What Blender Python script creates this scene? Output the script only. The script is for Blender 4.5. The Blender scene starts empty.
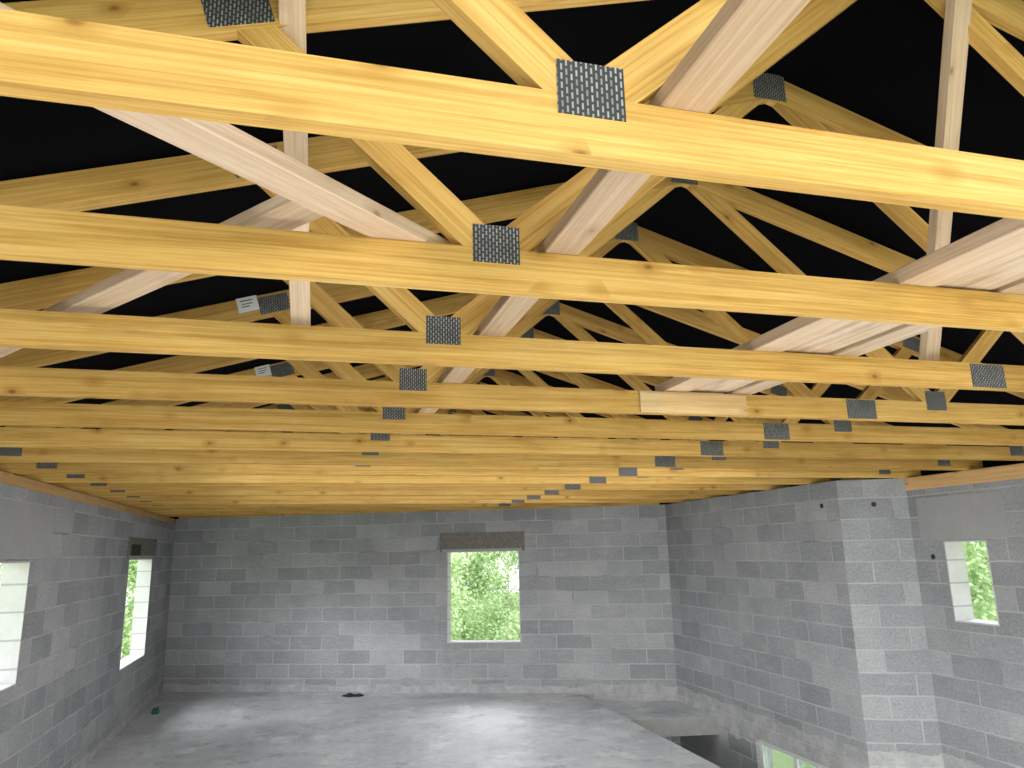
import bpy, bmesh, math, random
from mathutils import Vector, Matrix
random.seed(7)
C = bpy.context.scene.collection
E = 1.97            # eye height above the slab
CH = E + .60        # underside of the bottom chords
CT = CH + .104      # top of the bottom chords

# ------------------------------------------------------------------ node helpers
def newmat(name):
    m = bpy.data.materials.new(name); m.use_nodes = True
    nt = m.node_tree; nt.nodes.clear()
    out = nt.nodes.new('ShaderNodeOutputMaterial')
    b = nt.nodes.new('ShaderNodeBsdfPrincipled')
    nt.links.new(b.outputs[0], out.inputs[0])
    return m, nt, b
def N(nt, t, **kw):
    n = nt.nodes.new(t)
    for k, v in kw.items():
        if k in n.inputs: n.inputs[k].default_value = v
        else: setattr(n, k, v)
    return n
def L(nt, a, b): nt.links.new(a, b)
def ramp(nt, fac, stops):
    r = nt.nodes.new('ShaderNodeValToRGB')
    el = r.color_ramp.elements
    while len(el) < len(stops): el.new(.5)
    for e, (p, c) in zip(el, stops):
        e.position = p; e.color = (c[0], c[1], c[2], 1) if hasattr(c, '__len__') else (c, c, c, 1)
    L(nt, fac, r.inputs[0]); return r.outputs[0]
def mix(nt, fac, a, b, bt='MIX'):
    n = nt.nodes.new('ShaderNodeMix'); n.data_type = 'RGBA'; n.blend_type = bt
    for v, s in ((fac, n.inputs[0]), (a, n.inputs[6]), (b, n.inputs[7])):
        if hasattr(v, 'is_output'): L(nt, v, s)
        elif hasattr(v, '__len__'): s.default_value = (v[0], v[1], v[2], 1)
        else: s.default_value = v
    return n.outputs[2]
def math_(nt, op, a, b=0.0):
    n = nt.nodes.new('ShaderNodeMath'); n.operation = op
    for v, s in ((a, n.inputs[0]), (b, n.inputs[1])):
        if hasattr(v, 'is_output'): L(nt, v, s)
        else: s.default_value = v
    return n.outputs[0]
def noise(nt, vec, scale, detail=4, rough=.55):
    n = N(nt, 'ShaderNodeTexNoise', Scale=scale, Detail=detail, Roughness=rough)
    if vec is not None: L(nt, vec, n.inputs['Vector'])
    return n.outputs[0]
def bump(nt, b, h, strength, dist=.01):
    n = N(nt, 'ShaderNodeBump', Strength=strength, Distance=dist)
    L(nt, h, n.inputs['Height']); L(nt, n.outputs[0], b.inputs['Normal'])

# ------------------------------------------------------------------ materials
def wood(name, base, dark, pale, knot=True, rough=False):
    m, nt, b = newmat(name)
    uv = N(nt, 'ShaderNodeUVMap').outputs[0]
    oi = N(nt, 'ShaderNodeObjectInfo')
    off = N(nt, 'ShaderNodeVectorMath', operation='SCALE'); off.inputs[0].default_value = (37, 11, 0)
    L(nt, oi.outputs['Random'], off.inputs['Scale'])
    ad = N(nt, 'ShaderNodeVectorMath', operation='ADD'); L(nt, uv, ad.inputs[0]); L(nt, off.outputs[0], ad.inputs[1])
    def mp(sx, sy):
        k = N(nt, 'ShaderNodeMapping'); k.inputs['Scale'].default_value = (sx, sy, 1)
        L(nt, ad.outputs[0], k.inputs[0]); return k.outputs[0]
    g1 = noise(nt, mp(.8, 36), 1.0, 6, .68)
    g2 = noise(nt, mp(3.0, 150), 1.0, 3, .6)
    cl = noise(nt, mp(1.8, 5.0), 1.0, 4, .6)
    col = ramp(nt, g1, [(.38, dark), (.50, base), (.61, pale)])
    col = mix(nt, .40, col, ramp(nt, g2, [(.40, dark), (.60, pale)]))
    col = mix(nt, .32, col, ramp(nt, cl, [(.3, dark), (.5, base), (.72, pale)]))
    # greyish handling stains
    sn = ramp(nt, noise(nt, mp(1.1, 7), 1.0, 5, .7), [(.58, 0), (.72, .5)])
    col = mix(nt, sn, col, (dark[0]*.72, dark[1]*.78, dark[2]*.95))
    if rough:
        col = mix(nt, ramp(nt, noise(nt, mp(2.2, 14), 1.0, 5, .7), [(.52, 0), (.66, .6)]), col, (dark[0]*.82, dark[1]*.76, dark[2]*.70))
    if knot:
        v = N(nt, 'ShaderNodeTexVoronoi', Scale=1.0); L(nt, mp(7.0, 12.0), v.inputs['Vector'])
        sc = N(nt, 'ShaderNodeSeparateColor'); L(nt, v.outputs['Color'], sc.inputs[0])
        on = math_(nt, 'GREATER_THAN', sc.outputs[0], .74)
        kf = math_(nt, 'MULTIPLY', ramp(nt, v.outputs['Distance'], [(.04, 1), (.12, 0)]), on)
        halo = math_(nt, 'MULTIPLY', ramp(nt, v.outputs['Distance'], [(.08, .7), (.38, 0)]), on)
        col = mix(nt, halo, col, dark)
        col = mix(nt, math_(nt, 'MULTIPLY', kf, .75), col, (dark[0]*.42, dark[1]*.32, dark[2]*.35))
    var = ramp(nt, oi.outputs['Random'], [(0, (.74, .71, .66)), (.5, (.93, .92, .90)), (1, (1.06, 1.06, 1.06))])
    col = mix(nt, 1.0, col, var, 'MULTIPLY')
    L(nt, col, b.inputs['Base Color']); b.inputs['Roughness'].default_value = .75
    b.inputs['Specular IOR Level'].default_value = .18
    bump(nt, b, g2, .2, .004)
    return m
M = {}
M['yellow'] = wood('yellow_treated_timber', (.69, .405, .105), (.42, .215, .042), (.81, .555, .195))
M['pale'] = wood('pale_raw_timber', (.72, .53, .36), (.54, .37, .23), (.81, .65, .48))
M['straw'] = wood('straw_splice_board', (.72, .50, .25), (.54, .34, .14), (.82, .62, .36))
M['bark'] = wood('weathered_pale_board', (.68, .52, .36), (.46, .31, .19), (.80, .68, .54), True, True)
M['plate_wood'] = wood('tan_wall_plate_timber', (.78, .48, .21), (.60, .34, .13), (.85, .57, .29))

def block_mat():
    m, nt, b = newmat('concrete_blockwork')
    uv = N(nt, 'ShaderNodeUVMap').outputs[0]
    br = N(nt, 'ShaderNodeTexBrick', Scale=1.0)
    br.inputs['Mortar Size'].default_value = .010; br.inputs['Mortar Smooth'].default_value = .45
    br.inputs['Brick Width'].default_value = .5; br.inputs['Row Height'].default_value = .2
    br.inputs['Bias'].default_value = 0
    br.inputs['Color1'].default_value = (.0, .0, .0, 1); br.inputs['Color2'].default_value = (1, 1, 1, 1)
    br.inputs['Mortar'].default_value = (.5, .5, .5, 1)
    wv = N(nt, 'ShaderNodeVectorMath', operation='SCALE'); wv.inputs['Scale'].default_value = .014
    nz = N(nt, 'ShaderNodeTexNoise', Scale=9.0); L(nt, uv, nz.inputs['Vector']); L(nt, nz.outputs['Color'], wv.inputs[0])
    ad = N(nt, 'ShaderNodeVectorMath', operation='ADD'); L(nt, uv, ad.inputs[0]); L(nt, wv.outputs[0], ad.inputs[1])
    L(nt, ad.outputs[0], br.inputs['Vector'])
    col = ramp(nt, br.outputs['Color'], [(0, (.290, .300, .312)), (.12, (.306, .316, .327)), (.45, (.340, .350, .360)), (.78, (.378, .387, .397)), (1, (.420, .428, .436))])
    big = noise(nt, uv, 1.3, 6, .68)
    st = ramp(nt, big, [(.30, (.84, .84, .85)), (.50, (1.0, 1.0, 1.0)), (.70, (1.18, 1.17, 1.15))])
    col = mix(nt, 1.0, col, st, 'MULTIPLY')
    fine = noise(nt, uv, 45, 5, .75)
    col = mix(nt, 1.0, col, ramp(nt, fine, [(.30, .74), (.5, 1.0), (.7, 1.22)]), 'MULTIPLY')
    mc = ramp(nt, noise(nt, uv, 1.7, 4), [(.32, (.25, .256, .262)), (.42, (.43, .436, .44)), (.62, (.53, .53, .528))])
    # pale mortar smears trowelled along the courses
    sm = N(nt, 'ShaderNodeMapping'); sm.inputs['Scale'].default_value = (1.6, 5.0, 1); L(nt, uv, sm.inputs[0])
    col = mix(nt, ramp(nt, noise(nt, sm.outputs[0], 1.6, 6, .7), [(.56, 0), (.70, .42)]), col, (.50, .50, .497))
    col = mix(nt, math_(nt, 'MULTIPLY', br.outputs['Fac'], .85), col, mc)
    sp = N(nt, 'ShaderNodeSeparateXYZ'); L(nt, uv, sp.inputs[0])
    h = math_(nt, 'ADD', sp.outputs[1], math_(nt, 'MULTIPLY', math_(nt, 'SUBTRACT', noise(nt, uv, 3.0, 5), .5), .20))
    lo = math_(nt, 'LESS_THAN', h, .11); hi = math_(nt, 'GREATER_THAN', h, -.24)
    col = mix(nt, math_(nt, 'MULTIPLY', math_(nt, 'MULTIPLY', lo, hi), .65), col, mix(nt, ramp(nt, noise(nt, uv, 6, 6, .7), [(.35, 0), (.65, 1)]), (.34, .34, .335), (.62, .615, .60)))
    L(nt, col, b.inputs['Base Color']); b.inputs['Roughness'].default_value = .95
    b.inputs['Specular IOR Level'].default_value = .1
    hh = math_(nt, 'SUBTRACT', math_(nt, 'MULTIPLY', fine, .35), br.outputs['Fac'])
    bump(nt, b, hh, .55, .008)
    return m
M['block'] = block_mat()
def concrete(name, a, c, lo=.32, hi=.68, sc=1.2, rough=.9, bm=.25, side=None, joints=False):
    m, nt, b = newmat(name)
    co = N(nt, 'ShaderNodeTexCoord').outputs['Object']
    n1 = noise(nt, co, sc, 7, .68); n2 = noise(nt, co, sc*14, 5, .7)
    col = mix(nt, .35, ramp(nt, n1, [(lo, a), (hi, c)]), ramp(nt, n2, [(.3, a), (.7, c)]))
    if joints:                                # mortar joints between the block courses
        s = N(nt, 'ShaderNodeSeparateXYZ'); L(nt, co, s.inputs[0])
        fr = math_(nt, 'FRACT', math_(nt, 'DIVIDE', math_(nt, 'ADD', s.outputs[2], .006), .2))
        col = mix(nt, math_(nt, 'MULTIPLY', math_(nt, 'LESS_THAN', fr, .075), .55), col, tuple(q*.45 for q in a))
    if side:                                  # floor: dark stains and scuffs on top, shade put into the colour of the sides
        n3 = noise(nt, co, sc*3.1, 6, .72)
        col = mix(nt, ramp(nt, n3, [(.28, .75), (.47, 0)]), col, tuple(q*.60 for q in a))
        n4 = noise(nt, co, sc*1.9, 7, .72)
        col = mix(nt, ramp(nt, n4, [(.53, 0), (.66, .75)]), col, (.88, .885, .89))
        g = N(nt, 'ShaderNodeNewGeometry'); s = N(nt, 'ShaderNodeSeparateXYZ'); L(nt, g.outputs['True Normal'], s.inputs[0])
        col = mix(nt, math_(nt, 'LESS_THAN', s.outputs[2], .5), col, mix(nt, n2, tuple(q*.6 for q in side), side))
    L(nt, col, b.inputs['Base Color']); b.inputs['Roughness'].default_value = rough
    b.inputs['Specular IOR Level'].default_value = .15
    bump(nt, b, n2, bm, .01)
    return m
M['floor'] = concrete('dusty_concrete_slab', (.41, .43, .458), (.78, .793, .812), .34, .64, .9, .52, .5, (.40, .40, .39))
M['floor'].node_tree.nodes['Principled BSDF'].inputs['Specular IOR Level'].default_value = .6
M['lintel'] = concrete('smooth_concrete_lintel', (.34, .345, .35), (.46, .46, .455), .3, .7, 2)
M['reveal'] = concrete('reveal_daylight_tone', (.52, .52, .515), (.66, .66, .65), .3, .7, 5, .85, .1, None, True)  # pale colour stands in for bright daylight on the jambs
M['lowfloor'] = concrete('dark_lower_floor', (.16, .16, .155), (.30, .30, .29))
M['fibre'] = concrete('wood_fibre_shutter_box', (.14, .128, .115), (.31, .285, .255), .35, .65, 24, .95, .6)
M['ground'] = concrete('grass_ground', (.16, .25, .08), (.30, .40, .16), .3, .7, .6)
def plain(name, col, rough=.6, metal=0):
    m, nt, b = newmat(name)
    co = N(nt, 'ShaderNodeTexCoord').outputs['Object']
    n = noise(nt, co, 12, 4)
    L(nt, mix(nt, n, tuple(c*.8 for c in col), tuple(min(1, c*1.15) for c in col)), b.inputs['Base Color'])
    b.inputs['Roughness'].default_value = rough; b.inputs['Metallic'].default_value = metal
    return m
M['underlay'] = plain('black_roof_underlay', (.004, .004, .005), .95)
M['underlay'].node_tree.nodes['Principled BSDF'].inputs['Specular IOR Level'].default_value = .03
M['rag'] = plain('dark_rag', (.03, .032, .03), .9)
M['green'] = plain('green_scrap', (.03, .16, .09), .6)
M['sticker'] = plain('white_paper_sticker', (.82, .85, .85), .6)
M['ink'] = plain('grey_print', (.12, .13, .14), .7)
M['frame'] = plain('white_window_frame', (.82, .85, .83), .4)
M['trunk'] = plain('tree_bark', (.42, .37, .28), .9)
M['hole'] = plain('dark_sleeve', (.03, .03, .032), .8)
def plate_mat():
    m, nt, b = newmat('punched_nail_plate')
    uv = N(nt, 'ShaderNodeUVMap').outputs[0]
    mp = N(nt, 'ShaderNodeMapping'); mp.inputs['Rotation'].default_value = (0, 0, math.pi/2); L(nt, uv, mp.inputs[0])
    br = N(nt, 'ShaderNodeTexBrick', Scale=1.0)
    br.inputs['Brick Width'].default_value = .0165; br.inputs['Row Height'].default_value = .0085
    br.inputs['Mortar Size'].default_value = .0030; br.inputs['Mortar Smooth'].default_value = .25
    L(nt, mp.outputs[0], br.inputs['Vector'])
    br.inputs['Color1'].default_value = (.24, .235, .22, 1); br.inputs['Color2'].default_value = (.44, .43, .39, 1)
    br.inputs['Mortar'].default_value = (.045, .048, .054, 1)
    L(nt, br.outputs['Color'], b.inputs['Base Color'])
    b.inputs['Roughness'].default_value = .5
    b.inputs['Specular IOR Level'].default_value = .4
    bump(nt, b, br.outputs['Fac'], .5, .002)
    return m
M['nail'] = plate_mat()
def leaf_mat(name, a, c):
    m, nt, b = newmat(name)
    out = [n for n in nt.nodes if n.type == 'OUTPUT_MATERIAL'][0]
    g = N(nt, 'ShaderNodeNewGeometry')
    col = ramp(nt, g.outputs['Random Per Island'], [(0, a), (1, c)])
    L(nt, col, b.inputs['Base Color']); b.inputs['Roughness'].default_value = .5
    t = N(nt, 'ShaderNodeBsdfTranslucent'); L(nt, col, t.inputs[0])
    ms = N(nt, 'ShaderNodeMixShader', Fac=.42); L(nt, b.outputs[0], ms.inputs[1]); L(nt, t.outputs[0], ms.inputs[2])
    L(nt, ms.outputs[0], out.inputs[0])
    return m
M['leaf0'] = leaf_mat('leaves_light_green', (.26, .40, .16), (.63, .75, .46))
M['leaf1'] = leaf_mat('leaves_mid_green', (.22, .35, .14), (.55, .68, .40))
mg, nt, b = newmat('window_glass')
b.inputs['Base Color'].default_value = (.84, .90, .88, 1); b.inputs['Roughness'].default_value = .08
b.inputs['Transmission Weight'].default_value = .8; b.inputs['IOR'].default_value = 1.1
M['glass'] = mg

# ------------------------------------------------------------------ mesh helpers
def make(name, verts, faces, mat, parent=None, uvf=None, smooth=False):
    me = bpy.data.meshes.new(name); me.from_pydata([tuple(v) for v in verts], [], faces)
    bm = bmesh.new(); bm.from_mesh(me); bmesh.ops.recalc_face_normals(bm, faces=bm.faces)
    bm.to_mesh(me); bm.free()
    if uvf:
        ul = me.uv_layers.new(name='UVMap')
        for p in me.polygons:
            for li in p.loop_indices:
                ul.data[li].uv = uvf(p.normal, me.vertices[me.loops[li].vertex_index].co)
    for p in me.polygons: p.use_smooth = smooth
    me.materials.append(mat)
    o = bpy.data.objects.new(name, me); C.objects.link(o)
    if parent: o.parent = parent
    return o
def tag(o, label, cat, group=None, kind=None):
    o['label'] = label; o['category'] = cat
    if group: o['group'] = group
    if kind: o['kind'] = kind
    return o
def empty(name, loc):
    o = bpy.data.objects.new(name, None); C.objects.link(o); o.location = loc; o.empty_display_size = .1
    return o
def clip(poly, a, b_, c):          # keep a*x + b*z <= c
    out = []
    for i in range(len(poly)):
        p, q = poly[i], poly[(i+1) % len(poly)]
        dp, dq = a*p[0]+b_*p[1]-c, a*q[0]+b_*q[1]-c
        if dp <= 0: out.append(p)
        if dp*dq < 0:
            t = dp/(dp-dq); out.append((p[0]+(q[0]-p[0])*t, p[1]+(q[1]-p[1])*t))
    return out
def prism(poly, y0, y1):
    n = len(poly)
    v = [(x, y0, z) for x, z in poly] + [(x, y1, z) for x, z in poly]
    f = [tuple(range(n)), tuple(range(2*n-1, n-1, -1))] + [(i, (i+1) % n, n+(i+1) % n, n+i) for i in range(n)]
    return v, f
def box(c0, c1):
    (a, b_, c), (d, e, f) = c0, c1
    v = [(a, b_, c), (d, b_, c), (d, e, c), (a, e, c), (a, b_, f), (d, b_, f), (d, e, f), (a, e, f)]
    return v, [(0, 3, 2, 1), (4, 5, 6, 7), (0, 1, 5, 4), (1, 2, 6, 5), (2, 3, 7, 6), (3, 0, 4, 7)]
def bevel(o, w, seg=1):
    md = o.modifiers.new('bevel', 'BEVEL'); md.width = w; md.segments = seg; md.limit_method = 'ANGLE'
    return o
def along_uv(d):
    d = Vector(d).normalized()
    def f(n, co):
        s = n.cross(d)
        if s.length < .2: return (co.x*.3+co.y, co.z)
        return (co.dot(d), co.dot(s.normalized()) + abs(n.y)*.31 + abs(n.z)*.77)
    return f

# ------------------------------------------------------------------ trusses
XA = 1.77; SL = .302; RB = .645; CA = math.cos(math.atan(SL)); RH = .115/CA; HT = .036
def runder(x): return E + RB + SL*(x+2.0)
def strip(p, q, w):
    d = Vector((q[0]-p[0], q[1]-p[1])); d.normalize(); s = Vector((-d.y, d.x))*w/2
    return [(p[0]+s.x, p[1]+s.y), (p[0]-s.x, p[1]-s.y), (q[0]-s.x, q[1]-s.y), (q[0]+s.x, q[1]+s.y)]
def mirror(poly): return [(2*XA-x, z) for x, z in poly]
def members():
    out = []
    ctop = E+RB+RH+2*SL
    ch = [(-2.2, CH), (2.66, CH), (2.66, CT), (-2.2, CT)]
    ch = clip(ch, -SL, 1, ctop)
    ch2 = mirror(clip([(-2.2, CH), (2*XA-2.66, CH), (2*XA-2.66, CT), (-2.2, CT)], -SL, 1, ctop))
    out.append(('bottom_chord', ch, (1, 0, 0))); out.append(('bottom_chord', ch2, (1, 0, 0)))
    r = [(-2.75, runder(-2.75)), (XA, runder(XA)), (XA, runder(XA)+RH), (-2.75, runder(-2.75)+RH)]
    a = [p for p in clip(r, 0, -1, -CT)]
    out.append(('rafter', a, (1, 0, SL))); out.append(('rafter', mirror(a), (1, 0, -SL)))
    w1 = strip((.44, E+.66), (-.26, E+1.30), .08)
    w2 = strip((.38, E+.66), (1.80, E+1.88), .08)
    for w, d in ((w1, (-.7, 0, .64)), (w2, (1.42, 0, 1.22))):
        w = clip(w, 0, -1, -CT)                     # above the chord
        w = clip(w, -SL, 1, E+RB+2*SL)              # below the rafter
        w = clip(w, 1, 0, XA-.002)
        if d[0] > 0: w = clip(w, -1, .0, -.412)
        else: w = clip(w, 1, 0, .411)
        out.append(('web', w, d)); out.append(('web', mirror(w), (-d[0], 0, d[2])))
    return out
PL = [(.413, CT+.010, .115, .095, 0), (2*XA-.413, CT+.006, .125, .10, 0), (2.66, CT-.052, .172, .096, 0),
      (XA, E+1.84, .15, .12, 0), (-.20, runder(-.20)+.06, .15, .09, SL), (2*XA+.20, runder(-.20)+.06, .15, .09, -SL),
      (-1.78, CH+.074, .13, .08, 0), (2*XA+1.78, CH+.074, .13, .08, 0)]
def plate_poly(x, z, w, h, s):
    a = math.atan(s); c, sn = math.cos(a), math.sin(a)
    return [(x+c*u-sn*v, z+sn*u+c*v) for u, v in ((-w/2, -h/2), (w/2, -h/2), (w/2, h/2), (-w/2, h/2))]
def build_truss(Y, xmax=None):
    root = empty('roof_truss', (XA, Y, CH))
    def loc(poly): return [(x-XA, z-CH) for x, z in poly]
    for nm, poly, d in members():
        if xmax is not None: poly = clip(poly, 1, 0, xmax)
        if len(poly) < 3: continue
        v, f = prism(loc(poly), 0, HT)
        make(nm, v, f, M['yellow'], root, along_uv(d))
    for (x, z, w, h, s) in PL:
        if xmax is not None and x+w/2 > xmax: continue
        v, f = prism(loc(plate_poly(x, z, w, h, s)), -.0022, 0.0002)
        make('nail_plate', v, f, M['nail'], root, lambda n, co: (co.x, co.z))
    return root
def copy_tree(o):
    r = o.copy(); C.objects.link(r)
    for ch in list(o.children):
        c = ch.copy(); C.objects.link(c); c.parent = r
    return r
LW = Vector((-2.0, 12.9)); RW = Vector((5.0, 9.87))
YS = [.977, 1.60, 2.32, 3.05, 3.76, 4.50, 5.20, 5.90, 6.60, 7.30, 8.00, 8.70, 9.40, 10.10, 10.80, 11.50, 12.15]
ORD = ['nearest', 'second', 'third', 'fourth', 'fifth', 'sixth', 'seventh', 'eighth', 'ninth', 'tenth', 'eleventh', 'twelfth', 'thirteenth']
trusses = []
proto = None
for i, Y in enumerate(YS):
    if Y < 9.6:
        if proto is None: t = proto = build_truss(Y)
        else: t = copy_tree(proto); t.location = (XA, Y, CH)
    else:
        t = build_truss(Y, -2.0 + (12.9-Y-.06)/(12.9-9.87)*7.0)
    if i == 0: lb = 'yellow timber roof truss nearest the camera, its bottom chord crossing the top of the photo'
    elif i < 13: lb = 'yellow timber roof truss with nail plates, %s back from the camera' % ORD[i]
    else: lb = 'shortened yellow roof truss above the far block wall, %s' % ['fourth out from its left corner', 'third out from its left corner', 'second out from its left corner', 'last one in the left corner'][i-13]
    tag(t, lb, 'roof truss', 'timber roof trusses spanning the room')
    trusses.append(t)
# extra pale cleat on the fourth truss and stickers by two rafter plates
v, f = prism([(x-XA, z-CH) for x, z in ((1.45, CH+.003), (2.0, CH+.003), (2.0, CT-.003), (1.45, CT-.003))], -.012, -.0001)
o = make('cleat', v, f, M['straw'], trusses[3], along_uv((1, 0, 0))); o['label'] = 'paler board fixed over the chord'
for k in (4, 6):
    cx, cz = -.325, runder(-.325)+.085
    v, f = prism([(x-XA, z-CH) for x, z in plate_poly(cx, cz, .10, .075, SL)], -.004, -.0001)
    o = make('paper_sticker', v, f, M['sticker'], trusses[k]); o['label'] = 'white paper sticker beside the plate'
    V, F = [], []
    for r in range(3):
        v, f = prism([(x-XA, z-CH) for x, z in plate_poly(cx-.008+.006*(r % 2), cz+.018-.016*r, .06-.01*(r % 3), .005, SL)], -.0046, -.0039)
        n0 = len(V); V += v; F += [tuple(n0+i for i in q) for q in f]
    make('printed_lines', V, F, M['ink'], o)

# ------------------------------------------------------------------ binders and braces
def plank(name, p, q, w, t, mat, label, cat='timber brace', up=(0, 0, 1)):
    p, q = Vector(p), Vector(q); d = (q-p); ln = d.length; d.normalize()
    s = d.cross(Vector(up)).normalized(); u = s.cross(d)
    cs = []
    for a in (0, ln):
        for sv, uv in ((-w/2, 0), (w/2, 0), (w/2, t), (-w/2, t)):
            cs.append(d*a + s*sv + u*uv)
    f = [(0, 1, 2, 3), (7, 6, 5, 4), (0, 4, 5, 1), (1, 5, 6, 2), (2, 6, 7, 3), (3, 7, 4, 0)]
    dd = d.copy()
    def uvf(n, co):
        k = n.cross(dd)
        if k.length < .2: return (co.dot(s), co.dot(u))
        return (co.dot(dd), co.dot(k.normalized()) + .3*abs(n.dot(u)))
    o = make(name, cs, f, mat, None, uvf); o.location = p
    bevel(o, .003)
    return tag(o, label, cat)
plank('timber_binder', (.58, .42, CT+.001), (.58, 4.62, CT+.001), .088, .036, M['pale'], 'long pale raw board lying lengthwise on the bottom chords beside the row of nail plates')
plank('timber_binder', (1.640, .45, CT+.001), (1.640, 3.14, CT+.001), .125, .045, M['pale'], 'smooth left board of the three pale ones lying lengthwise side by side under the ridge')
plank('timber_binder', (1.818, .45, CT+.010), (1.818, 3.14, CT+.010), .195, .05, M['bark'], 'widest, rough middle board of the three under the ridge')
plank('timber_binder', (1.985, .45, CT+.001), (1.985, 3.09, CT+.001), .110, .042, M['bark'], 'narrow rough right board of the three under the ridge')
plank('timber_brace', (-.62, .90, CT+.001), (.30, 1.71, CT+.001), .09, .036, M['pale'], 'short pale diagonal board between the two nearest trusses')
plank('timber_brace', (.0, 1.54, CT+.039), (-1.55, 3.49, CT+.003), .09, .036, M['pale'], 'pale diagonal board running from the second truss back toward the left wall')
plank('timber_strut', (-.04, 2.40, CT+.002), (-.08, 1.50, E+1.29), .062, .036, M['pale'], 'pale slim strut leaning upright at the left between second and third trusses', up=(0, 1, 0))
plank('timber_strut', (2.49, 2.42, CT+.002), (1.925, 1.537, E+1.665), .09, .036, M['pale'], 'pale slim strut leaning up to the ridge at the right', up=(0, 1, 0))

# ------------------------------------------------------------------ walls
def wall(name, p0, p1, z0, z1, th, side, ops, label, mat=None):
    p0, p1 = Vector(p0), Vector(p1); d = (p1-p0); ln = d.length; d.normalize()
    o_ = Vector((d.y, -d.x))*side
    us = sorted({0, ln} | {u for op in ops for u in op[:2]}); zs = sorted({z0, z1} | {z for op in ops for z in op[2:]})
    def solid(i, j):
        if i < 0 or j < 0 or i >= len(us)-1 or j >= len(zs)-1: return False
        uc, zc = (us[i]+us[i+1])/2, (zs[j]+zs[j+1])/2
        return not any(a < uc < b_ and c < zc < e for a, b_, c, e in ops)
    V, F, idx, UV = [], [], {}, []
    def vt(u, dd, z):
        p = p0 + d*u + o_*dd; V.append((p.x, p.y, z)); return len(V)-1
    def quad(pts, uvs): F.append(tuple(vt(*p) for p in pts)); UV.append(uvs)
    for i in range(len(us)-1):
        for j in range(len(zs)-1):
            if not solid(i, j): continue
            a, b_, c, e = us[i], us[i+1], zs[j], zs[j+1]
            for dd in (0, th): quad([(a, dd, c), (b_, dd, c), (b_, dd, e), (a, dd, e)], [(a, c), (b_, c), (b_, e), (a, e)])
            for (ii, u) in ((i-1, a), (i+1, b_)):
                if not solid(ii, j): quad([(u, 0, c), (u, th, c), (u, th, e), (u, 0, e)], [(u, c), (u+th, c), (u+th, e), (u, e)])
            for (jj, z) in ((j-1, c), (j+1, e)):
                if not solid(i, jj): quad([(a, 0, z), (b_, 0, z), (b_, th, z), (a, th, z)], [(a, z), (b_, z), (b_, z+th), (a, z+th)])
    me = bpy.data.meshes.new(name); me.from_pydata(V, [], F)
    ul = me.uv_layers.new(name='UVMap'); k = 0
    for uvs in UV:
        for uv in uvs: ul.data[k].uv = uv; k += 1
    bm = bmesh.new(); bm.from_mesh(me)
    bmesh.ops.remove_doubles(bm, verts=bm.verts, dist=1e-5); bmesh.ops.recalc_face_normals(bm, faces=bm.faces)
    bm.to_mesh(me); bm.free()
    me.materials.append(mat or M['block'])
    o = bpy.data.objects.new(name, me); C.objects.link(o)
    tag(o, label, 'wall', kind='structure')
    def P(u, dd, z): q = p0 + d*u + o_*dd; return Vector((q.x, q.y, z))
    return o, P
ZB = -2.8; WT = CH
Y0 = -3.0; YR = -.6
WA = 9.85; WL = 6.72
wl, PLf = wall('wall_left', (-2, Y0), (-2, 13.0), ZB, WT-.08, .17, -1,
     [(5.4-Y0, 6.5-Y0, E-.88, E), (WA-Y0, 11.25-Y0, E-1.25, E)], 'left grey concrete block wall with two window openings')
wf, PFf = wall('wall_back', LW, RW, ZB, WT, .2, -1, [(4.40, 5.48, E-1.29, E)], 'far grey concrete block wall with one central window opening')
wr, PRf = wall('wall_right', (5.0, 9.87), (5.0, 6.2), ZB, WT, .2, -1, [(9.87-8.03, 9.87-WL, -1.15, -.16)], 'right block wall beside the stairwell opening')
wn, PNf = wall('wall_return', (5.0, 6.2), (5.57, 5.93), ZB, WT, .2, -1, [], 'narrow block return wall between the two right-hand walls')
wq, PQf = wall('wall_alcove', (5.57, 5.93), (5.57, Y0), ZB, WT-.12, .2, -1, [(5.93-5.58, 5.93-5.13, E-.70, E)], 'rightmost block wall with a small window opening')

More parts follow.
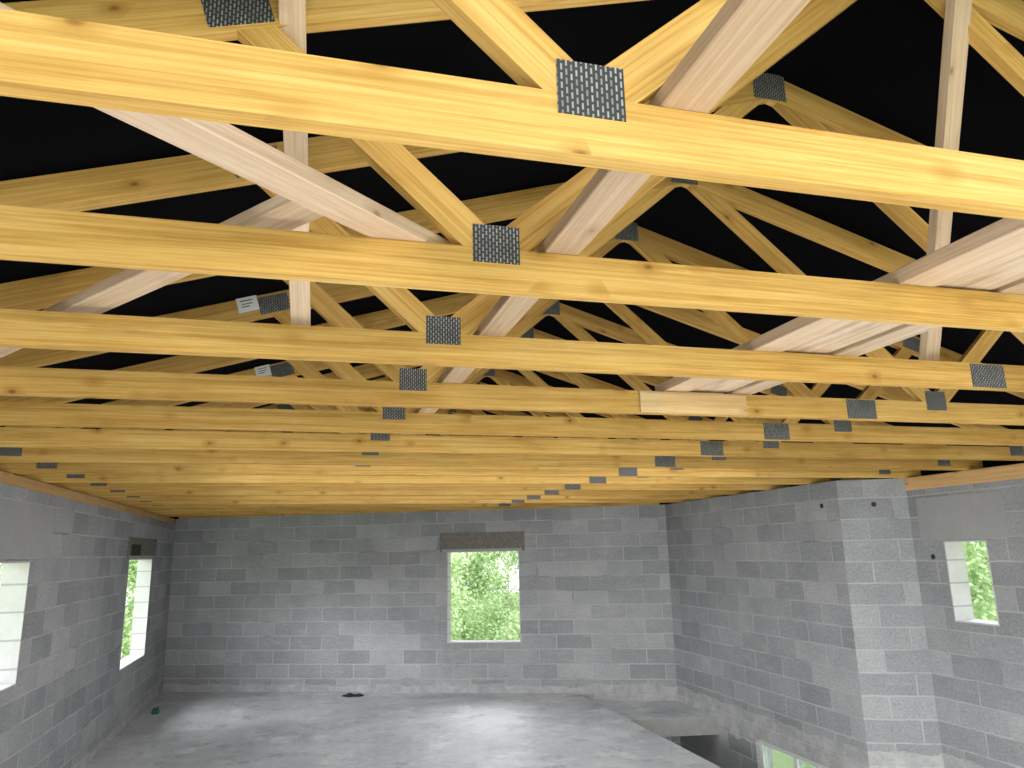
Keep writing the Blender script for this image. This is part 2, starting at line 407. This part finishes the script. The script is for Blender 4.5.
# windows: reveal linings in a painted daylight tone + lintel / shutter box / sill
def window(name, P, u0, u1, z0, z1, th, label, head=None, head_rng=None, head_lab='', hm='lintel'):
    t = .012; V, F = [], []
    def bx(a, b_, c, e, d0=-.002, d1=None):
        d1 = th+.004 if d1 is None else d1; n = len(V)
        for (u, dd, z) in ((a, d0, c), (b_, d0, c), (b_, d1, c), (a, d1, c), (a, d0, e), (b_, d0, e), (b_, d1, e), (a, d1, e)): V.append(P(u, dd, z))
        for q in ((0, 3, 2, 1), (4, 5, 6, 7), (0, 1, 5, 4), (1, 2, 6, 5), (2, 3, 7, 6), (3, 0, 4, 7)): F.append(tuple(n+i for i in q))
    bx(u0, u0+t, z0, z1); bx(u1-t, u1, z0, z1); bx(u0+t, u1-t, z1-t, z1)
    o = make(name, V, F, M['reveal']); tag(o, label, 'window', kind='structure')
    V, F = [], []; bx(u0+t, u1-t, z0, z0+.012, -.002, th+.03)
    make('window_sill', V, F, M['reveal'], o)
    if head:
        a, b_, c, e, pr = head_rng; V, F = [], []
        bx(a, b_, c, e, -pr, th*.5)
        h = make(head, V, F, M[hm], o); h['label'] = head_lab; bevel(h, .002)
        if head == 'shutter_box':
            for uu in (a, b_-.03):
                V, F = [], []; bx(uu-.004, uu+.034, c-.012, e+.004, -pr-.006, -pr+.03)
                make('end_cap', V, F, M['fibre'], h)
            V, F = [], []; bx(a+.03, b_-.03, c-.004, c+.03, -pr-.005, -pr+.02)
            make('bottom_rail', V, F, M['lintel'], h)
        if name == 'window_2':
            V, F = [], []; bx(u0+.02, u0+.55, z1+.0, z1+.17, -pr-.004, -pr+.02)
            s_ = make('shutter_slot', V, F, M['hole'], h); s_['label'] = 'dark slot for the shutter'
    return o
window('window_1', PLf, 5.4-Y0, 6.5-Y0, E-.88, E, .17, 'nearer open window hole in the left wall, cut by the photo edge', 'lintel', (5.0-Y0, 6.95-Y0, E+.02, E+.42, .003), 'smooth grey concrete lintel')
window('window_2', PLf, WA-Y0, 11.25-Y0, E-1.25, E, .17, 'tall open window hole in the left wall near the far corner', 'shutter_box', (9.72-Y0, 11.4-Y0, E+.005, E+.25, .010), 'dark shutter box over the opening', 'fibre')
window('window_3', PFf, 4.40, 5.48, E-1.29, E, .2, 'open window hole in the far wall with green trees outside', 'shutter_box', (4.30, 5.56, E+.005, E+.27, .02), 'rough grey-brown shutter box over the opening', 'fibre')
window('window_4', PQf, 5.93-5.58, 5.93-5.13, E-.70, E, .2, 'small open window hole in the rightmost wall', 'lintel', (.10, 1.02, E+.01, E+.40, .003), 'smooth grey concrete lintel')
# stairwell window with frame and glass
def bxw(P, a, b_, c, e, d0, d1):
    v = [P(*q) for q in ((a, d0, c), (b_, d0, c), (b_, d1, c), (a, d1, c), (a, d0, e), (b_, d0, e), (b_, d1, e), (a, d1, e))]
    return v, [(0, 3, 2, 1), (4, 5, 6, 7), (0, 1, 5, 4), (1, 2, 6, 5), (2, 3, 7, 6), (3, 0, 4, 7)]
a, b_, c, e = 9.87-8.03, 9.87-WL, -1.15, -.16
V, F = [], []
for q in ((a, a+.06, c, e), (b_-.06, b_, c, e), (a+.06, b_-.06, e-.06, e), (a+.06, b_-.06, c, c+.06), ((a+b_)/2-.03, (a+b_)/2+.03, c+.06, e-.06)):
    v, f = bxw(PRf, *q, .04, .10); n = len(V); V += v; F += [tuple(n+i for i in k) for k in f]
w5 = make('window_5', V, F, M['frame']); tag(w5, 'pale framed glazed window low down in the stairwell', 'window', kind='structure')
v, f = bxw(PRf, a+.06, b_-.06, c+.06, e-.06, .065, .072); make('pane', v, f, M['glass'], w5)

# wall plates
v, f = box((-2.17, Y0, WT-.08), (-2.0, 12.85, WT))
tag(bevel(make('wall_plate', v, f, M['plate_wood'], None, along_uv((0, 1, 0))), .004), 'tan timber wall plate along the top of the left block wall', 'wall plate')
v, f = box((5.558, Y0, WT-.12), (5.80, 5.925, WT))
tag(bevel(make('wall_plate', v, f, M['plate_wood'], None, along_uv((0, 1, 0))), .004), 'orange-tan timber wall plate on top of the rightmost block wall', 'wall plate')
fd = Vector((RW.x-LW.x, RW.y-LW.y)).normalized()
V = [PFf(u, d_, z) for u, d_, z in ((.05, .0, WT), (7.55, .0, WT), (7.55, .09, WT), (.05, .09, WT), (.05, .0, WT+.13), (7.55, .0, WT+.13), (7.55, .09, WT+.13), (.05, .09, WT+.13))]
F = [(0, 3, 2, 1), (4, 5, 6, 7), (0, 1, 5, 4), (1, 2, 6, 5), (2, 3, 7, 6), (3, 0, 4, 7)]
tag(make('wall_plate', V, F, M['yellow'], None, along_uv((fd.x, fd.y, 0))), 'yellow timber plate along the top of the far block wall', 'wall plate')

# sleeves in the right walls
def sleeve(c, n, label):
    n = Vector(n).normalized(); s = n.cross(Vector((0, 0, 1))).normalized(); u = Vector((0, 0, 1))
    V, F = [], []; K = 16
    for r, dd in ((.024, .0), (.024, .004), (.019, .004), (.018, .002)):
        for k in range(K):
            a = 2*math.pi*k/K; V.append(s*math.cos(a)*r + u*math.sin(a)*r + n*dd)
    for j in range(3):
        for k in range(K): F.append((j*K+k, j*K+(k+1) % K, (j+1)*K+(k+1) % K, (j+1)*K+k))
    F.append(tuple(3*K+k for k in range(K)))
    o = make('wall_sleeve', V, F, M['hole']); o.location = c; tag(o, label, 'pipe sleeve')
sleeve((5.0, 6.45, 2.34), (-1, 0, 0), 'small dark round sleeve hole near the end of the stairwell wall')
nn = Vector((-.27, -.57, 0)).normalized()
p = PNf(.32, 0, 2.33); sleeve(p, nn, 'small dark round sleeve hole high on the narrow return wall')
sleeve((5.57, 5.72, 1.83), (-1, 0, 0), 'small dark round sleeve hole beside the rightmost window opening')

# ------------------------------------------------------------------ floors
def slab(name, pts, z0, z1, mat, label, cat='floor'):
    n = len(pts); V = [(x, y, z1) for x, y in pts] + [(x, y, z0) for x, y in pts]
    bm = bmesh.new(); vs = [bm.verts.new(v) for v in V]
    bm.faces.new(vs[:n]); bm.faces.new(vs[n:][::-1])
    for i in range(n): bm.faces.new((vs[i], vs[n+i], vs[n+(i+1) % n], vs[(i+1) % n]))
    bmesh.ops.triangulate(bm, faces=[f for f in bm.faces if len(f.verts) > 4]); bmesh.ops.recalc_face_normals(bm, faces=bm.faces)
    me = bpy.data.meshes.new(name); bm.to_mesh(me); bm.free(); me.materials.append(mat)
    o = bpy.data.objects.new(name, me); C.objects.link(o); return tag(o, label, cat, kind='structure')
XE = 3.76
yl = 12.9 - (XE+2)/7.0*3.03
slab('floor', [(-2, Y0), (5.57, Y0), (5.57, 3.0), (3.70, 3.0), (XE, yl), (-2, 12.9)], -.2, 0, M['floor'], 'dusty grey concrete floor slab with a stairwell cut in its right side')
slab('floor_landing', [(XE, 9.10), (5.0, 8.85), (5.0, 9.87), (XE, yl)], -.30, -.09, M['floor'], 'lower concrete landing ledge at the far end of the stairwell opening', 'landing')
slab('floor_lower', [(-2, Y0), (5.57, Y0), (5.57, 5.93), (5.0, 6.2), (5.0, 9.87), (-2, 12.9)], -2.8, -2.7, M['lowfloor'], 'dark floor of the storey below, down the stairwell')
v, f = box((-90, -60, -3.2), (90, 90, -3.0)); tag(make('ground', v, f, M['ground']), 'grassy ground outside the building', 'ground', kind='structure')

# ------------------------------------------------------------------ roof underlay, added eaves closers and gable
def rz(x): return runder(x if x < XA else 2*XA-x) + RH + .012
xs = [-2.75, XA, 2*XA+2.75]
Ye = 13.1
V = []
for yy in (YR, Ye):
    for x in xs: V.append((x, yy, rz(x)))
for yy in (YR, Ye):
    for x in xs: V.append((x, yy, rz(x)+.02))
F = [(0, 1, 4, 3), (1, 2, 5, 4), (6, 9, 10, 7), (7, 10, 11, 8), (0, 3, 9, 6), (2, 8, 11, 5), (0, 6, 7, 1), (1, 7, 8, 2), (3, 4, 10, 9), (4, 5, 11, 10)]
tag(make('ceiling', V, F, M['underlay']), 'black roof underlay stretched over the rafters', 'ceiling', kind='structure')
for nm, x0, x1, y0, y1, lab in (('trim_1', -2.76, -2.17, YR, Ye, 'added dark board closing the eaves outside the left wall'), ('trim_2', 5.22, 2*XA+2.76, 6.13, Ye, 'added dark board closing the eaves outside the stairwell wall'),
                        ('trim_3', 5.80, 2*XA+2.76, YR, 6.12, 'added dark board closing the eaves outside the rightmost wall')):
    v, f = box((x0, y0, E+.40), (x1, y1, E+.42))  # unseen boards added to stop daylight leaking in at the eaves
    tag(make(nm, v, f, M['underlay']), lab, 'eaves', kind='structure')
nrm = Vector((RW.y-LW.y, -(RW.x-LW.x))).normalized()*-1
o3 = Vector((nrm.x, nrm.y, 0))*.1
def onfar(x): y = 12.9 + (x+2)/(7.0)*(9.87-12.9); return Vector((x, y, 0)) + o3
gp = [(-2.7, E+.38), (6.3, E+.38), (6.3, rz(6.3)), (XA, rz(XA)), (-2.7, rz(-2.7))]
V = [onfar(x) + Vector((0, 0, z)) for x, z in gp] + [onfar(x) + o3*.3 + Vector((0, 0, z)) for x, z in gp]
n = 5
F = [tuple(range(5)), tuple(range(9, 4, -1))] + [(i, (i+1) % n, n+(i+1) % n, n+i) for i in range(n)]
tag(make('wall_gable', V, F, M['underlay']), 'dark gable infill above the far block wall', 'wall', kind='structure')

# ------------------------------------------------------------------ scraps on the floor
def crumple(name, loc, sx, sy, sz, mat, label, cat, seed, rot=0):
    rnd = random.Random(seed); bm = bmesh.new()
    bmesh.ops.create_icosphere(bm, subdivisions=3, radius=1)
    for v in bm.verts:
        k = 1 + rnd.uniform(-.35, .25) + .3*math.sin(v.co.x*6+seed)
        v.co = Vector((v.co.x*sx*(1+.2*rnd.random()), v.co.y*sy*k, max(0.0, v.co.z*k+.25)*sz))
    me = bpy.data.meshes.new(name); bm.to_mesh(me); bm.free(); me.materials.append(mat)
    o = bpy.data.objects.new(name, me); C.objects.link(o); o.location = loc; o.rotation_euler = (0, 0, rot)
    return tag(o, label, cat)
crumple('rag', (.72, 11.42, 0), .145, .05, .030, M['rag'], 'dark crumpled rag on the slab below the far wall', 'rag', 3, -.3)
crumple('plastic_scrap', (-1.80, 11.2, 0), .045, .06, .06, M['green'], 'small green scrap on the slab by the left wall', 'scrap', 5)

# ------------------------------------------------------------------ trees outside
def tree(x, y, h, r, mat, label, seed, nl=8000):
    rnd = random.Random(seed); root = empty('tree', (x, y, -3.0))
    V, F = [], []; K = 7
    def tube(pts, r0, r1):
        base = len(V); m = len(pts)
        for i, p in enumerate(pts):
            rr = r0+(r1-r0)*i/(m-1)
            for k in range(K): a = 2*math.pi*k/K; V.append((p[0]+rr*math.cos(a), p[1]+rr*math.sin(a), p[2]))
        for i in range(m-1):
            for k in range(K): F.append((base+i*K+k, base+i*K+(k+1) % K, base+(i+1)*K+(k+1) % K, base+(i+1)*K+k))
    tube([(rnd.uniform(-.1, .1)*i*.25, rnd.uniform(-.1, .1)*i*.25, h*.9*i/6) for i in range(7)], .05, .012)
    ends = []
    for k in range(38):
        z = h*rnd.uniform(.10, .9); a = rnd.uniform(0, 6.28); l = r*rnd.uniform(.5, 1.0)
        pts = [(math.cos(a)*l*t, math.sin(a)*l*t, z+l*.6*t) for t in (0, .35, .7, 1)]
        tube(pts, .020, .006); ends.append(pts)
    make('trunk', V, F, M['trunk'], root)
    V2, F2 = [], []
    for _ in range(nl):
        pts = rnd.choice(ends); t = rnd.uniform(.2, 1.05)
        p = Vector(pts[0]).lerp(Vector(pts[3]), t) + Vector((rnd.gauss(0, .14), rnd.gauss(0, .14), rnd.gauss(0, .20)))
        s = rnd.uniform(.04, .075); d = Vector((rnd.gauss(0, 1), rnd.gauss(0, 1), rnd.gauss(-.3, .7))).normalized()
        w = d.cross(Vector((rnd.gauss(0, 1), rnd.gauss(0, 1), rnd.gauss(0, 1)))).normalized()*s*.5
        n0 = len(V2); d = d*s
        V2 += [p-d, p+w, p+d, p-w]; F2.append((n0, n0+1, n0+2, n0+3))
    me = bpy.data.meshes.new('foliage'); me.from_pydata([tuple(q) for q in V2], [], F2); me.materials.append(mat)
    o = bpy.data.objects.new('foliage', me); C.objects.link(o); o.parent = root
    tag(root, label, 'tree', 'trees outside the openings')
T = [(2.6, 16.6, 6.4, .95, 'leaf0', 'light green tree filling the left half of the far window'),
     (5.1, 16.4, 6.0, .95, 'leaf0', 'light green tree filling the right half of the far window'),
     (3.85, 18.9, 7.0, 1.0, 'leaf0', 'light green tree in the middle gap of the far window, behind the two nearest'),
     (6.4, 18.9, 7.0, 1.0, 'leaf1', 'mid green tree beyond the right edge of the far window'),
     (4.9, 21.6, 7.5, 1.15, 'leaf1', 'mid green tree deep behind the others seen through the far window'),
     (7.7, 21.6, 7.5, 1.15, 'leaf1', 'mid green tree deep behind at the right of the far window'),
     (6.5, 24.6, 8.2, 1.3, 'leaf1', 'mid green tree furthest back beyond the far window'),
     (-3.2, 17.0, 6.6, .95, 'leaf0', 'light green tree close outside the tall left window opening'),
     (-4.7, 19.4, 7.0, 1.0, 'leaf1', 'mid green tree further off outside the tall left window opening'),
     (-5.4, 15.6, 6.6, .95, 'leaf1', 'mid green tree outside the nearer left window opening'),
     (8.6, 8.5, 6.2, .95, 'leaf0', 'light green tree just outside the rightmost window opening'),
     (10.8, 10.3, 7.0, 1.0, 'leaf1', 'mid green tree further off outside the rightmost window opening'),
     (11.2, 7.5, 7.0, 1.0, 'leaf0', 'light green tree right of the others outside the rightmost window'),
     (13.2, 12.4, 7.6, 1.1, 'leaf1', 'mid green tree furthest off outside the rightmost window')]
for i, (x, y, h, r, mt, lb) in enumerate(T): tree(x, y, h, r, M[mt], lb, 20+i)

# ------------------------------------------------------------------ light
w = bpy.data.worlds.new('sky'); bpy.context.scene.world = w; w.use_nodes = True
nt = w.node_tree; bg = nt.nodes['Background']
tc = N(nt, 'ShaderNodeTexCoord'); sp = N(nt, 'ShaderNodeSeparateXYZ'); L(nt, tc.outputs['Generated'], sp.inputs[0])
L(nt, ramp(nt, sp.outputs[2], [(0.0, (.97, .985, 1.0)), (.6, (.86, .93, 1.0))]), bg.inputs[0]); bg.inputs[1].default_value = 2.0
def lamp(kind, name, loc, energy, rot=None, **kw):
    l = bpy.data.lights.new(name, kind); l.energy = energy
    for k, v in kw.items(): setattr(l, k, v)
    o = bpy.data.objects.new(name, l); C.objects.link(o); o.location = loc
    if rot is not None: o.rotation_euler = Vector(rot).to_track_quat('-Z', 'Y').to_euler()
    return o
# broad bright overcast daylight through the open gable behind the camera
lamp('AREA', 'open_gable_daylight', (-3, -16, .9), 1350, (.1, 1, 0), shape='RECTANGLE', size=20, size_y=2.6, color=(1, .99, .97))
lamp('AREA', 'open_gable_high_sky', (-7, -32, 7.0), 1000, (.22, 1, -.12), shape='RECTANGLE', size=26, size_y=10, color=(1, 1, 1))
# bright sky above the trees, outside each opening (above the window heads)
lamp('AREA', 'sky_left_horizon', (-34, 8, 9.5), 18000, (1, 0, -.2), shape='RECTANGLE', size=30, size_y=12, color=(.93, .965, 1.0))
lamp('AREA', 'sky_near_left_opening', (-8.2, 5.6, 6.0), 900, (1, 0.05, -.75), shape='RECTANGLE', size=8, size_y=6, color=(.93, .965, 1.0))
lamp('AREA', 'sky_tall_left_opening', (-8.2, 11.6, 6.0), 750, (1, -.1, -.75), shape='RECTANGLE', size=8, size_y=6, color=(.93, .965, 1.0))
lamp('AREA', 'sky_far_opening', (4.9, 17.6, 6.6), 1500, (-.35, -1, -.75), shape='RECTANGLE', size=9, size_y=7, color=(.93, .965, 1.0))
lamp('AREA', 'sky_right_opening', (9.5, 6.6, 4.6), 500, (-1, -.3, -.75), shape='RECTANGLE', size=4, size_y=3, color=(.93, .965, 1.0))
# added fill lights, no real lamps there: low on the slab around the photographer, under the ridge behind them, over the far chords, and down the stairs
for x, y, z, e in ((-.3, .0, .45, 44), (3.2, .0, .45, 50), (1.4, 3.4, .35, 44)):
    lamp('POINT', 'slab_fill', (x, y, z), e, shadow_soft_size=.3, color=(1, .985, .95))  # added fill for the walls and chord faces
lamp('POINT', 'ridge_fill', (.6, -2.7, E+1.35), 70, shadow_soft_size=.4, color=(1, .985, .95))  # added fill for the webs and rafters, out of view
lamp('POINT', 'ridge_fill', (3.0, -2.7, E+1.35), 70, shadow_soft_size=.4, color=(1, .985, .95))
lamp('AREA', 'attic_fill', (1.6, 8.0, E+.95), 44, (0, 0, -1), shape='RECTANGLE', size=4.6, size_y=2.6, color=(.95, .975, 1.0))  # added fill for the floor, hidden behind the chords
lamp('AREA', 'attic_fill', (1.6, 5.95, E+.77), 20, (0, 0, -1), shape='RECTANGLE', size=4.6, size_y=1.2, color=(.95, .975, 1.0))
for loc, aim, e in (((2.2, 2.2, 1.0), (-1, .82, -.16), 115), ((1.2, 2.0, 1.0), (1, .95, -.16), 145)):
    lamp('SPOT', 'wall_fill', loc, e, aim, spot_size=1.45, spot_blend=1.0, shadow_soft_size=.25, color=(.96, .98, 1.0))  # added fill aimed at the side walls
lamp('POINT', 'stair_fill', (4.3, 4.8, -1.0), 55, shadow_soft_size=.3)  # added fill to brighten the stairwell
lamp('SUN', 'sun', (0, 0, 20), 4.2, (-.35, .62, -.85), angle=.1, color=(1, .97, .92))
bpy.context.scene.view_settings.view_transform = 'Standard'

# ------------------------------------------------------------------ camera
f = 740.0
dy = Vector((-207, -171, -f)).normalized(); dx = Vector((2733, -106.3, -f)); dx = (dx - dy*dx.dot(dy)).normalized(); dz = dx.cross(dy)
R = Matrix((dx, dy, dz))            # rows: world axes in camera coordinates = camera-to-world
cd = bpy.data.cameras.new('camera'); cd.sensor_width = 36; cd.lens = f/1024*36; cd.clip_start = .05
co = bpy.data.objects.new('camera', cd); C.objects.link(co)
co.matrix_world = Matrix.Translation((0, 0, E)) @ R.to_4x4()
bpy.context.scene.camera = co
